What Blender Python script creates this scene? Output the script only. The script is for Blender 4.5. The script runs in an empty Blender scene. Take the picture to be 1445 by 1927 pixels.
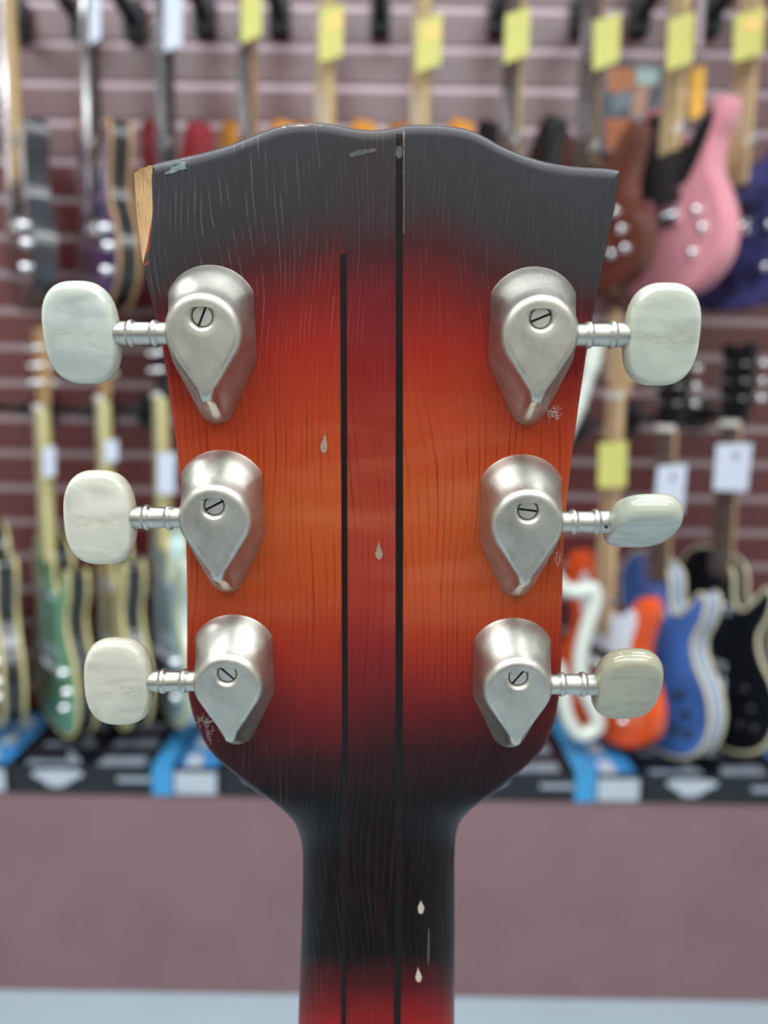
import bpy, bmesh, math, random
from mathutils import Vector, Matrix
random.seed(7)
S = bpy.context.scene
PI = math.pi

# ------------------------------------------------------------------ camera
F, CX, CY = 1450.0, 722.5, 963.5
CAM_H = 1.285
PITCH, ROLL = math.radians(8.0), math.radians(0.9)
fwd = Vector((0, math.cos(PITCH), -math.sin(PITCH)))
up0 = Vector((0, math.sin(PITCH), math.cos(PITCH)))
rt0 = Vector((1, 0, 0))
c_rt = math.cos(ROLL)*rt0 + math.sin(ROLL)*up0
c_up = math.cos(ROLL)*up0 - math.sin(ROLL)*rt0
CAM = Vector((0, 0, CAM_H))
cam_d = bpy.data.cameras.new('camera')
cam = bpy.data.objects.new('camera', cam_d)
S.collection.objects.link(cam)
m = Matrix.Identity(4)
for i in range(3):
    m[i][0] = c_rt[i]; m[i][1] = c_up[i]; m[i][2] = -fwd[i]; m[i][3] = CAM[i]
cam.matrix_world = m
cam_d.sensor_fit = 'VERTICAL'
cam_d.sensor_height = 36.0*1927/1445
cam_d.lens = 36.0*F/1445
cam_d.clip_start = 0.01
cam_d.dof.use_dof = True
cam_d.dof.focus_distance = 0.160
cam_d.dof.aperture_fstop = cam_d.lens/2.9
S.camera = cam

# ------------------------------------------------------------------ world, lights, exposure
S.view_settings.view_transform = 'Standard'
S.view_settings.look = 'None'
S.view_settings.gamma = 1.0
S.view_settings.exposure = -0.28
w = bpy.data.worlds.new('shop_light'); S.world = w
w.use_nodes = True
bg = w.node_tree.nodes['Background']
bg.inputs[0].default_value = (0.86, 0.93, 1.0, 1); bg.inputs[1].default_value = 0.55

def area(name, loc, rot, sx, sy, power, col=(0.93, 0.97, 1.0)):
    d = bpy.data.lights.new(name, 'AREA'); d.shape = 'RECTANGLE'; d.size = sx; d.size_y = sy
    d.energy = power; d.color = col
    o = bpy.data.objects.new(name, d); S.collection.objects.link(o)
    o.location = loc; o.rotation_euler = rot
    return o
# fluorescent ceiling fittings of the shop
area('ceiling_lamp', (-0.5, 0.62, 2.80), (0, 0, 0), 3.0, 0.28, 42)
area('ceiling_lamp', (0.2, -0.15, 2.80), (0, 0, 0), 3.6, 0.28, 46)
area('ceiling_lamp', (-0.3, -1.0, 2.80), (0, 0, 0), 3.6, 0.28, 50)
area('ceiling_lamp', (0.3, -1.8, 2.80), (0, 0, 0), 3.6, 0.28, 50)

# ------------------------------------------------------------------ helpers
def ray(px, py):
    return fwd + c_rt*((px-CX)/F) - c_up*((py-CY)/F)
def W(px, py, Y):
    r = ray(px, py)
    return CAM + r*(Y/r.y)

def link(name, me, mats, parent=None):
    o = bpy.data.objects.new(name, me); S.collection.objects.link(o)
    for mm in (mats if isinstance(mats, (list, tuple)) else [mats]): me.materials.append(mm)
    if parent: o.parent = parent
    return o
def finish(bm, name, mats, parent=None, smooth=True, ang=35, recalc=True):
    if recalc: bmesh.ops.recalc_face_normals(bm, faces=bm.faces)
    if smooth:
        a = math.radians(ang)
        for f in bm.faces: f.smooth = True
        for e in bm.edges:
            if len(e.link_faces) == 2 and e.calc_face_angle(0) > a: e.smooth = False
    me = bpy.data.meshes.new(name); bm.to_mesh(me); bm.free()
    return link(name, me, mats, parent)
def thing(name, label, cat, loc=(0, 0, 0), rz=0, group=None):
    o = bpy.data.objects.new(name, None); S.collection.objects.link(o)
    o.location = loc; o.rotation_euler = (0, 0, rz); o.empty_display_size = 0.02
    o['label'] = label; o['category'] = cat
    if group: o['group'] = group
    return o
def tag(o, label, cat, group=None):
    o['label'] = label; o['category'] = cat
    if group: o['group'] = group
    return o
def box(bm, x0, x1, y0, y1, z0, z1, mi=0):
    v = [bm.verts.new((x, y, z)) for x in (x0, x1) for y in (y0, y1) for z in (z0, z1)]
    for q in ((0, 1, 3, 2), (4, 6, 7, 5), (0, 4, 5, 1), (2, 3, 7, 6), (0, 2, 6, 4), (1, 5, 7, 3)):
        bm.faces.new([v[i] for i in q]).material_index = mi
def catmull(pts, n=6, closed=True):
    out = []; N = len(pts)
    for i in range(N if closed else N-1):
        p = [Vector(pts[(i+k) % N]) if closed else Vector(pts[min(max(i+k, 0), N-1)]) for k in (-1, 0, 1, 2)]
        for j in range(n):
            t = j/n
            out.append(0.5*((2*p[1]) + (p[2]-p[0])*t + (2*p[0]-5*p[1]+4*p[2]-p[3])*t*t + (3*p[1]-p[0]-3*p[2]+p[3])*t**3))
    if not closed: out.append(Vector(pts[-1]))
    return out
def prism(bm, pts, y0, y1, bev=0.0, seg=2, mi_side=0, mi_front=0):
    """outline pts (x,z); y0 is the side towards the viewer"""
    a = [bm.verts.new((p[0], y0, p[1])) for p in pts]
    b = [bm.verts.new((p[0], y1, p[1])) for p in pts]
    n = len(pts)
    ff = bm.faces.new(a); fb = bm.faces.new(b[::-1])
    ff.material_index = mi_front; fb.material_index = mi_side
    for i in range(n):
        bm.faces.new((a[i], b[i], b[(i+1) % n], a[(i+1) % n])).material_index = mi_side
    if bev > 0:
        bmesh.ops.recalc_face_normals(bm, faces=bm.faces)
        es = [e for e in list(ff.edges)+list(fb.edges)]
        bmesh.ops.bevel(bm, geom=es, offset=bev, segments=seg, affect='EDGES', clamp_overlap=True, material=-1)
def tube(bm, pts, rad, n=8, cap=True):
    pts = [Vector(p) for p in pts]; rings = []
    rr = rad if isinstance(rad, (list, tuple)) else [rad]*len(pts)
    prev = None
    for i, p in enumerate(pts):
        t = (pts[min(i+1, len(pts)-1)]-pts[max(i-1, 0)]).normalized()
        if prev is None:
            a = t.orthogonal().normalized()
        else:
            a = (prev - t*prev.dot(t)).normalized()
        prev = a; b = t.cross(a)
        rings.append([bm.verts.new(p + (a*math.cos(2*PI*k/n)+b*math.sin(2*PI*k/n))*rr[i]) for k in range(n)])
    for i in range(len(rings)-1):
        for k in range(n):
            bm.faces.new((rings[i][k], rings[i][(k+1) % n], rings[i+1][(k+1) % n], rings[i+1][k]))
    if cap:
        bm.faces.new(rings[0][::-1]); bm.faces.new(rings[-1])
def lathe(bm, prof, M, n=32):
    """prof: (axial, radius); axis = local X of M"""
    rings = []
    for a, r in prof:
        if r < 1e-7: rings.append([bm.verts.new(M @ Vector((a, 0, 0)))])
        else: rings.append([bm.verts.new(M @ Vector((a, r*math.cos(2*PI*k/n), r*math.sin(2*PI*k/n)))) for k in range(n)])
    for i in range(len(rings)-1):
        A, B = rings[i], rings[i+1]
        for k in range(n):
            if len(A) == 1 and len(B) == 1: continue
            if len(A) == 1: bm.faces.new((A[0], B[(k+1) % n], B[k]))
            elif len(B) == 1: bm.faces.new((A[k], A[(k+1) % n], B[0]))
            else: bm.faces.new((A[k], A[(k+1) % n], B[(k+1) % n], B[k]))

# ------------------------------------------------------------------ materials
def srgb(r, g, b):
    f = lambda c: (c/255/12.92) if c/255 <= 0.04045 else ((c/255+0.055)/1.055)**2.4
    return (f(r), f(g), f(b), 1)
def mat(name, col, rough=0.5, metal=0.0, coat=0.0, noise=0.0, nscale=30, bump=0.0, spec=0.5, coord='Object'):
    m = bpy.data.materials.new(name); m.use_nodes = True
    nt = m.node_tree; b = nt.nodes['Principled BSDF']
    b.inputs['Base Color'].default_value = col; b.inputs['Roughness'].default_value = rough
    b.inputs['Metallic'].default_value = metal; b.inputs['Coat Weight'].default_value = coat
    b.inputs['Coat Roughness'].default_value = 0.08
    b.inputs['Specular IOR Level'].default_value = spec
    tc = nt.nodes.new('ShaderNodeTexCoord'); nz = nt.nodes.new('ShaderNodeTexNoise')
    nz.inputs['Scale'].default_value = nscale; nz.inputs['Detail'].default_value = 4
    nt.links.new(tc.outputs[coord], nz.inputs['Vector'])
    if noise:
        mx = nt.nodes.new('ShaderNodeMix'); mx.data_type = 'RGBA'
        mr = nt.nodes.new('ShaderNodeMapRange'); mr.inputs[1].default_value = 0.3; mr.inputs[2].default_value = 0.7
        nt.links.new(nz.outputs[0], mr.inputs[0]); nt.links.new(mr.outputs[0], mx.inputs[0])
        mx.inputs[6].default_value = tuple(c*(1-noise) for c in col[:3])+(1,)
        mx.inputs[7].default_value = tuple(min(1, c*(1+noise)) for c in col[:3])+(1,)
        nt.links.new(mx.outputs[2], b.inputs['Base Color'])
    if bump:
        bp = nt.nodes.new('ShaderNodeBump'); bp.inputs['Strength'].default_value = bump; bp.inputs['Distance'].default_value = 0.001
        nt.links.new(nz.outputs[0], bp.inputs['Height']); nt.links.new(bp.outputs[0], b.inputs['Normal'])
    return m

class NT:
    """tiny node helper"""
    def __init__(s, name):
        s.m = bpy.data.materials.new(name); s.m.use_nodes = True; s.t = s.m.node_tree
        s.b = s.t.nodes['Principled BSDF']
    def n(s, typ, **kw):
        x = s.t.nodes.new('ShaderNode'+typ)
        for k, v in kw.items(): setattr(x, k, v)
        return x
    def set(s, sock, v):
        if isinstance(v, bpy.types.NodeSocket): s.t.links.new(v, sock)
        else: sock.default_value = v
    def math(s, op, a, b=0.0, c=0.0, clamp=False):
        x = s.n('Math', operation=op, use_clamp=clamp)
        s.set(x.inputs[0], a); s.set(x.inputs[1], b); s.set(x.inputs[2], c)
        return x.outputs[0]
    def mix(s, f, a, b, blend='MIX'):
        x = s.n('Mix', data_type='RGBA', blend_type=blend)
        s.set(x.inputs[0], f); s.set(x.inputs[6], a); s.set(x.inputs[7], b)
        return x.outputs[2]
    def comb(s, x, y, z=0.0):
        c = s.n('CombineXYZ'); s.set(c.inputs[0], x); s.set(c.inputs[1], y); s.set(c.inputs[2], z); return c.outputs[0]
    def noise(s, vec, scale=1.0, detail=2.0, rough=0.5):
        x = s.n('TexNoise'); s.set(x.inputs['Vector'], vec); x.inputs['Scale'].default_value = scale
        x.inputs['Detail'].default_value = detail; x.inputs['Roughness'].default_value = rough
        return x.outputs[0]
    def ramp(s, f, stops, interp='LINEAR'):
        r = s.n('ValToRGB'); r.color_ramp.interpolation = interp; s.set(r.inputs[0], f)
        els = r.color_ramp.elements
        while len(els) < len(stops): els.new(0.5)
        for e, (p, c) in zip(els, stops): e.position = p; e.color = c
        return r.outputs[0]
    def mapr(s, v, a, b, c=0.0, d=1.0):
        x = s.n('MapRange'); s.set(x.inputs[0], v)
        for i, q in enumerate((a, b, c, d)): x.inputs[i+1].default_value = q
        return x.outputs[0]

def sunburst_wood():
    s = NT('sunburst_lacquered_wood')
    uv = s.n('UVMap'); uv.uv_map = 'face'
    sep = s.n('SeparateXYZ'); s.t.links.new(uv.outputs[0], sep.inputs[0])
    U, V = sep.outputs[0], sep.outputs[1]            # U across, V down the face, 0.1 = about 11 mm
    # position measured down the face, the black border dipping towards the side edges
    du = s.math('ABSOLUTE', s.math('SUBTRACT', U, 0.70))
    du2 = s.math('POWER', du, 2.0)
    big = s.noise(s.comb(s.math('MULTIPLY', U, 5.0), s.math('MULTIPLY', V, 4.0)), 1.0, 2.0)
    wob = s.math('MULTIPLY', s.math('SUBTRACT', big, 0.5), 0.10)
    topw = s.mapr(V, 0.95, 0.52, 0.0, 1.0)
    shift = s.math('MULTIPLY', s.math('MULTIPLY', du2, 0.95), topw)
    T = s.math('ADD', s.math('SUBTRACT', V, shift), wob)
    T = s.math('MULTIPLY', T, 0.5)
    def st(y, *c): return (y/2000.0, srgb(*c))  # top stops of both ramps are greyed: diffuse haze painted over the black
    side = s.ramp(T, [st(240, 54, 54, 57), st(380, 50, 46, 49), st(455, 66, 28, 31), st(530, 104, 25, 25), st(640, 142, 34, 23),
                      st(800, 162, 57, 26), st(960, 170, 74, 32), st(1110, 168, 66, 26), st(1220, 146, 42, 24), st(1330, 100, 22, 24),
                      st(1420, 44, 12, 16), st(1500, 8, 6, 8), st(1800, 6, 6, 8), st(1870, 66, 12, 16), st(1960, 135, 22, 22)])
    mid = s.ramp(T, [st(240, 56, 52, 52), st(400, 54, 44, 46), st(480, 62, 26, 31), st(560, 100, 24, 29), st(700, 124, 28, 27),
                     st(860, 138, 46, 31), st(1000, 150, 56, 38), st(1130, 145, 42, 32), st(1250, 112, 28, 28), st(1340, 74, 19, 23),
                     st(1430, 36, 12, 16), st(1510, 8, 6, 8), st(1800, 6, 6, 8), st(1870, 58, 12, 14), st(1960, 125, 20, 20)])
    ismid = s.math('MULTIPLY', s.math('GREATER_THAN', U, 0.648), s.math('LESS_THAN', U, 0.752))
    col = s.mix(ismid, side, mid)
    # growth rings: nearly straight lines down the face, bent by a slow noise
    bend = s.math('MULTIPLY', s.math('SUBTRACT', s.noise(s.comb(s.math('MULTIPLY', U, 3.2), s.math('MULTIPLY', V, 1.6), 3.0), 1.0, 1.0), 0.5), 0.13)
    fine = s.math('MULTIPLY', s.math('SUBTRACT', s.noise(s.comb(s.math('MULTIPLY', U, 30), s.math('MULTIPLY', V, 5.0), 1.0), 1.0, 2.0), 0.5), 0.012)
    slant = s.math('MULTIPLY', s.math('SUBTRACT', U, 0.70), s.math('MULTIPLY', s.math('SUBTRACT', V, 1.0), 0.12))
    GU = s.math('ADD', s.math('ADD', s.math('ADD', U, bend), fine), slant)
    ph = s.math('FRACT', s.math('MULTIPLY', GU, 78.0))
    tri = s.math('ABSOLUTE', s.math('SUBTRACT', ph, 0.5))      # 0 at the line
    line = s.mapr(tri, 0.20, 0.03, 0.0, 1.0)
    patch = s.mapr(s.noise(s.comb(s.math('MULTIPLY', U, 9.0), s.math('MULTIPLY', V, 3.0), 7.0), 1.0, 2.0), 0.40, 0.60)
    each = s.mapr(s.noise(s.comb(s.math('MULTIPLY', s.math('FLOOR', s.math('MULTIPLY', GU, 78.0)), 3.71), s.math('MULTIPLY', V, 4.0), 0.0), 1.0, 1.0), 0.34, 0.66)
    line = s.math('MULTIPLY', line, each)
    dark_zone = s.mapr(T, 0.40, 0.30, 0.0, 1.0)
    bottom_zone = s.mapr(T, 0.66, 0.71, 0.0, 1.0)
    zone = s.math('MAXIMUM', dark_zone, s.math('MULTIPLY', bottom_zone, 0.35))
    # in the amber the rings are dark; in the black they are pale checks in the lacquer
    amber_line = s.math('MULTIPLY', s.math('MULTIPLY', line, s.math('SUBTRACT', 1.0, zone)), s.math('MULTIPLY', s.math('ADD', s.math('MULTIPLY', patch, 0.65), 0.35), 0.68))
    col = s.mix(amber_line, col, srgb(74, 20, 14))
    ph2 = s.math('FRACT', s.math('MULTIPLY', s.math('ADD', GU, 0.004), 96.0))
    chk = s.mapr(s.math('ABSOLUTE', s.math('SUBTRACT', ph2, 0.5)), 0.10, 0.01)
    brk = s.mapr(s.noise(s.comb(s.math('MULTIPLY', U, 60), s.math('MULTIPLY', V, 9.0), 5.0), 1.0, 3.0), 0.46, 0.66)
    leftw = s.mapr(U, 0.75, 0.45, 0.35, 1.0)
    chk = s.math('MULTIPLY', s.math('MULTIPLY', chk, brk), s.math('MULTIPLY', leftw, zone))
    col = s.mix(s.math('MULTIPLY', chk, 0.42), col, srgb(150, 128, 128))
    # figure: broad pale bands across the grain
    fig = s.noise(s.comb(s.math('MULTIPLY', U, 3.0), s.math('MULTIPLY', V, 11.0), 2.0), 1.0, 2.0)
    col = s.mix(s.math('MULTIPLY', s.mapr(fig, 0.48, 0.66, 0.0, 0.18), s.math('MULTIPLY', s.mapr(T, 0.36, 0.42), s.mapr(T, 0.62, 0.54))), col, srgb(196, 118, 84))
    # pores and flecks
    fl = s.noise(s.comb(s.math('MULTIPLY', U, 420), s.math('MULTIPLY', V, 260), 0.0), 1.0, 2.0)
    col = s.mix(s.mapr(fl, 0.66, 0.78, 0.0, 0.45), col, srgb(58, 14, 12))
    col = s.mix(s.mapr(fl, 0.30, 0.18, 0.0, 0.16), col, srgb(200, 120, 80))
    s.set(s.b.inputs['Base Color'], col)
    # hazy patches of worn lacquer
    hz = s.mapr(s.noise(s.comb(s.math('MULTIPLY', U, 8), s.math('MULTIPLY', V, 6), 11.0), 1.0, 4.0), 0.35, 0.7, 0.30, 0.48)
    s.set(s.b.inputs['Roughness'], hz)
    s.b.inputs['Coat Weight'].default_value = 0.0
    s.b.inputs['Specular IOR Level'].default_value = 0.19
    h = s.math('ADD', s.math('MULTIPLY', line, -0.6), s.math('MULTIPLY', s.noise(s.comb(s.math('MULTIPLY', U, 90), s.math('MULTIPLY', V, 6), 0.0), 1.0, 2.0), 0.8))
    bp = s.n('Bump'); bp.inputs['Strength'].default_value = 0.5; bp.inputs['Distance'].default_value = 0.00010
    s.set(bp.inputs['Height'], h); s.set(s.b.inputs['Normal'], bp.outputs[0])
    return s.m

def bare_wood():
    s = NT('bare_broken_wood')
    tc = s.n('TexCoord'); mp = s.n('Mapping'); s.t.links.new(tc.outputs['Object'], mp.inputs[0])
    mp.inputs['Scale'].default_value = (2600, 2600, 160)
    f = s.noise(mp.outputs[0], 1.0, 4.0, 0.6)
    s.set(s.b.inputs['Base Color'], s.ramp(f, [(0.30, srgb(112, 80, 48)), (0.42, srgb(190, 148, 98)), (0.7, srgb(214, 174, 122))]))
    s.b.inputs['Roughness'].default_value = 0.8
    bp = s.n('Bump'); bp.inputs['Strength'].default_value = 0.8; bp.inputs['Distance'].default_value = 0.0003
    s.set(bp.inputs['Height'], f); s.set(s.b.inputs['Normal'], bp.outputs[0])
    return s.m

def nickel(name, base, rough):
    s = NT(name)
    tc = s.n('TexCoord')
    n1 = s.noise(tc.outputs['Object'], 260, 5.0, 0.6); n2 = s.noise(tc.outputs['Object'], 1800, 3.0, 0.6); n3 = s.noise(tc.outputs['Object'], 90, 2.0)
    c = s.ramp(n1, [(0.32, tuple(x*0.80 for x in base[:3])+(1,)), (0.62, base)])
    c = s.mix(s.mapr(n2, 0.58, 0.75, 0.0, 0.25), c, srgb(120, 112, 104))
    s.set(s.b.inputs['Base Color'], c)
    s.b.inputs['Metallic'].default_value = 1.0
    s.set(s.b.inputs['Roughness'], s.math('ADD', s.mapr(n3, 0.3, 0.7, rough-0.05, rough+0.07), s.mapr(n2, 0.4, 0.7, 0.0, 0.06)))
    bp = s.n('Bump'); bp.inputs['Strength'].default_value = 0.25; bp.inputs['Distance'].default_value = 0.00004
    s.set(bp.inputs['Height'], n2); s.set(s.b.inputs['Normal'], bp.outputs[0])
    return s.m

def pearloid(name, tint, seed):
    s = NT(name)
    tc = s.n('TexCoord'); mp = s.n('Mapping'); s.t.links.new(tc.outputs['Object'], mp.inputs[0])
    mp.inputs['Location'].default_value = (seed, seed*2.1, 0); mp.inputs['Scale'].default_value = (60, 60, 190)
    a = s.n('TexNoise'); s.t.links.new(mp.outputs[0], a.inputs['Vector']); a.inputs['Scale'].default_value = 1.0
    a.inputs['Distortion'].default_value = 1.4; a.inputs['Detail'].default_value = 2.0
    c = s.ramp(a.outputs[0], [(0.30, tuple(x*0.80 for x in tint[:3])+(1,)), (0.50, tint), (0.66, tuple(min(1, x*1.12) for x in tint[:3])+(1,))])
    sp = s.n('SeparateXYZ'); s.t.links.new(tc.outputs['Object'], sp.inputs[0])
    zz = s.math('ABSOLUTE', s.math('ADD', sp.outputs[2], 0.0008))
    crumb = s.noise(s.comb(s.math('MULTIPLY', sp.outputs[0], 500), s.math('MULTIPLY', sp.outputs[2], 1500), seed), 1.0, 5.0, 0.7)
    band = s.math('MULTIPLY', s.mapr(zz, 0.0022, 0.0004, 0.0, 1.0), s.mapr(s.math('ABSOLUTE', sp.outputs[0]), 0.0052, 0.004, 0.0, 1.0))
    c = s.mix(s.math('MULTIPLY', band, s.mapr(crumb, 0.40, 0.62, 0.0, 0.6)), c, tuple(min(1, x*k) for x, k in zip(tint[:3], (1.22, 1.18, 1.0)))+(1,))
    c = s.mix(s.math('MULTIPLY', band, s.mapr(crumb, 0.48, 0.34, 0.0, 0.5)), c, tuple(x*0.68 for x in tint[:3])+(1,))
    rim = s.mapr(s.math('MAXIMUM', s.math('DIVIDE', s.math('ABSOLUTE', sp.outputs[0]), 0.0075), s.math('DIVIDE', s.math('ABSOLUTE', sp.outputs[2]), 0.0101)), 0.72, 0.95, 0.0, 0.55)
    c = s.mix(rim, c, tuple(x*k for x, k in zip(tint[:3], (1.04, 1.02, 0.86)))+(1,))
    s.set(s.b.inputs['Base Color'], c)
    s.b.inputs['Roughness'].default_value = 0.22
    s.b.inputs['Subsurface Weight'].default_value = 0.55
    s.b.inputs['Subsurface Radius'].default_value = (1.0, 1.0, 0.8); s.b.inputs['Subsurface Scale'].default_value = 0.003
    s.b.inputs['Coat Weight'].default_value = 0.6; s.b.inputs['Coat Roughness'].default_value = 0.05
    return s.m

M_WOOD = sunburst_wood(); M_BARE = bare_wood()
M_INLAY = mat('black_veneer', srgb(18, 14, 14), 0.4, noise=0.3, nscale=900, spec=0.22)
M_NICKEL = nickel('aged_nickel', (0.56, 0.55, 0.49, 1), 0.39)
M_NICKEL2 = nickel('aged_nickel_shaft', (0.50, 0.50, 0.46, 1), 0.36)
M_SCREW = nickel('steel_screw', (0.58, 0.56, 0.52, 1), 0.42)
M_SLOT = mat('screw_slot', srgb(28, 24, 20), 0.7)
M_DENT = mat('exposed_chip', srgb(150, 132, 112), 0.75, noise=0.5, nscale=3500, bump=0.5)
M_DENT2 = mat('exposed_pale_chip', srgb(168, 158, 140), 0.7, noise=0.2, nscale=2500)
M_TORN = mat('torn_red_lacquer', srgb(118, 42, 26), 0.55, noise=0.4, nscale=1500)
M_LINT = mat('lint_fibre', srgb(205, 190, 184), 0.9)
M_WORN = mat('worn_green_lacquer', srgb(90, 106, 100), 0.6, noise=0.35, nscale=900)
M_SCUFF = mat('scuff_wax', srgb(74, 76, 76), 0.6, noise=0.3, nscale=1500)

# ------------------------------------------------------------------ the shop: structure
YW = 1.88
M_SLAT = mat('maroon_slat_panel', srgb(92, 30, 34), 0.33, noise=0.10, nscale=3, spec=0.9)
M_ALU = mat('slat_insert', srgb(172, 152, 158), 0.4, metal=0.5)
M_FLOOR = mat('pale_floor_tile', srgb(168, 186, 196), 0.35, noise=0.04, nscale=4)
M_PLINTH = mat('mauve_plinth', srgb(130, 102, 106), 0.75, noise=0.07, nscale=9)
M_CEIL = mat('ceiling_white', srgb(225, 225, 225), 0.8)
def struct(o): o['kind'] = 'structure'; return o
bm = bmesh.new()
Z0 = CAM_H + 0.800; SP = 0.0848
k0 = -12; k1 = 25
for k in range(k0, k1):
    zt = Z0 - k*SP - 0.0095; zb = Z0 - (k+1)*SP + 0.0095
    if zb < 0.0: break
    box(bm, -2.6, 2.6, YW, YW+0.018, max(zb, 0), zt)
struct(finish(bm, 'wall_back', M_SLAT, smooth=False))
bm = bmesh.new()
for k in range(k0, k1):
    z = Z0 - k*SP
    if z - .01 < 0: break
    box(bm, -2.6, 2.6, YW+0.006, YW+0.02, z-0.0105, z+0.0105)
struct(finish(bm, 'trim_1', M_ALU, smooth=False))
bm = bmesh.new(); box(bm, -2.6, 2.6, -2.6, 2.0, -0.03, 0.0); struct(finish(bm, 'floor', M_FLOOR, smooth=False))

M_WALLF = mat('beige_wall_paint', srgb(206, 198, 186), 0.7)
M_REFLPANEL = mat('dark_reflection_panel', srgb(40, 34, 32), 0.6)
bm = bmesh.new(); box(bm, -2.6, 2.6, -2.64, -2.60, 0.0, 2.9); struct(finish(bm, 'wall_front', M_WALLF, smooth=False))
bm = bmesh.new(); box(bm, -2.6, 2.6, -2.60, -2.56, 0.0, 0.80); struct(finish(bm, 'reflection_panel', M_REFLPANEL, smooth=False))  # added dark panel behind the camera, darkens the reflection in the neck
bm = bmesh.new(); box(bm, -2.64, -2.60, -2.64, 1.9, 0.0, 2.9); struct(finish(bm, 'wall_left', M_WALLF, smooth=False))
bm = bmesh.new(); box(bm, 2.60, 2.64, -2.64, 1.9, 0.0, 2.9); struct(finish(bm, 'wall_right', M_WALLF, smooth=False))
# plinth under the display shelf
YF = 1.52; HS = CAM_H-0.822
bm = bmesh.new(); box(bm, -1.5, 1.5, YF+0.004, YW-0.003, 0.0, HS)
tag(finish(bm, 'display_plinth', M_PLINTH, smooth=False), 'low mauve plinth along the wall carrying the black string cases', 'plinth')

# ------------------------------------------------------------------ headstock surface
C0, C1 = (1/0.1578)*(1+1.561e-4*571), -(1/0.1578)*1.561e-4
HT = math.atan(0.2411)
def d_plane(py): return 1.0/(C0 + C1*py)
def d_of_z(Z):
    s = 0.2411; z1, z2 = -0.066, -0.090
    if Z >= z1: return 0.1681 - s*Z
    base = 0.1681 - s*z1
    t = min((z1-Z)/(z1-z2), 1.0); L = (z1-z2)
    return base + s*L*(t - t*t/2)
_dc = {}
def d_centre(py):
    k = round(py, 2)
    if k in _dc: return _dc[k]
    d = 0.17
    for _ in range(30): d = d_of_z(-(py-CY)/F*d)
    _dc[k] = d
    return d
def lerp_table(tab, x):
    if x <= tab[0][0]: return tab[0][1]
    for (a, va), (b, vb) in zip(tab, tab[1:]):
        if x <= b: return va + (vb-va)*(x-a)/(b-a)
    return tab[-1][1]
def smooth_table(tab, x):
    n = len(tab)
    if x <= tab[0][0]: return tab[0][1]
    if x >= tab[-1][0]: return tab[-1][1]
    for i in range(n-1):
        if x <= tab[i+1][0]:
            x0, y0 = tab[i]; x1, y1 = tab[i+1]; h = x1-x0
            def sl(j):
                if j <= 0 or j >= n-1:
                    a, b = (0, 1) if j <= 0 else (n-2, n-1)
                    return (tab[b][1]-tab[a][1])/(tab[b][0]-tab[a][0])
                return (tab[j+1][1]-tab[j-1][1])/(tab[j+1][0]-tab[j-1][0])
            t = (x-x0)/h; m0, m1 = sl(i)*h, sl(i+1)*h
            return (2*t**3-3*t*t+1)*y0+(t**3-2*t*t+t)*m0+(-2*t**3+3*t*t)*y1+(t**3-t*t)*m1
LEFT = [(312, 285), (360, 286), (400, 287), (430, 283), (460, 278), (500, 270), (540, 279), (580, 289), (640, 303), (700, 313), (760, 322), (820, 330), (880, 337),
        (940, 344), (1000, 349), (1060, 351), (1130, 352), (1200, 352), (1270, 352), (1310, 355), (1345, 363), (1375, 374), (1405, 390), (1430, 410), (1455, 440),
        (1480, 473), (1505, 508), (1525, 533), (1545, 552), (1565, 562), (1590, 568), (1620, 570), (1700, 569), (1800, 566), (1927, 561), (2140, 556)]
RIGHT = [(312, 1166), (330, 1165), (370, 1159), (410, 1151), (450, 1143), (520, 1130), (580, 1118), (640, 1107), (700, 1098), (760, 1089), (820, 1081), (880, 1074),
         (940, 1067), (1000, 1062), (1060, 1059), (1130, 1058), (1200, 1057), (1270, 1055), (1310, 1052), (1345, 1046), (1375, 1038), (1405, 1024), (1430, 1004), (1455, 975),
         (1480, 944), (1505, 910), (1525, 885), (1545, 867), (1565, 859), (1590, 856), (1620, 855), (1700, 855), (1800, 855), (1927, 855), (2140, 855)]
TOP = [(285, 311), (300, 306), (340, 297), (400, 283), (440, 270), (470, 258), (500, 246), (530, 236), (560, 232), (600, 231), (630, 235), (665, 242), (700, 245), (735, 242),
       (765, 236), (800, 235), (840, 237), (880, 244), (910, 256), (940, 273), (980, 290), (1020, 303), (1060, 311), (1100, 315), (1140, 317), (1166, 321)]
def beta(py):
    t = min(max((py-1490)/110.0, 0), 1); return t*t*(3-2*t)
T_NECK = 0.013
def offs(px, py):
    """how far the back surface lies behind the centre plane"""
    xl, xr = smooth_table(LEFT, py), smooth_table(RIGHT, py)
    d = d_centre(py); k = d/F
    ds = max(min(px-xl, xr-px), 0)*k
    rs = 0.0013; a = 0.0
    if ds < rs: a = rs - math.sqrt(max(rs*rs-(rs-ds)**2, 0))
    dt = max(py-smooth_table(TOP, px), 0)*k
    rtp = 0.0021
    if dt < rtp: a = max(a, rtp - math.sqrt(max(rtp*rtp-(rtp-dt)**2, 0)))
    b = beta(py)
    if b > 0:
        hw = (xr-xl)/2; u = min(abs(px-(xl+xr)/2)/hw, 1.0)
        n = 2.3
        e = T_NECK*(1-(1-u**n)**(1/n))
        a = a*(1-b)+e*b
    return a
def lpt(px, py, d): return Vector(((px-CX)/F*d, d, -(py-CY)/F*d))
def surf(px, py, lift=0.0): return lpt(px, py, d_centre(py)+offs(px, py)-lift)
NK = Vector((0, 0.187, -0.082))           # root of the old guitar: its nut
HN = Vector((0, -math.cos(HT), -math.sin(HT)))   # headstock normal, towards viewer
HU = Vector((0, -math.sin(HT), math.cos(HT)))
R3 = Matrix((( c_rt.x, fwd.x, c_up.x), (c_rt.y, fwd.y, c_up.y), (c_rt.z, fwd.z, c_up.z)))
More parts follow.
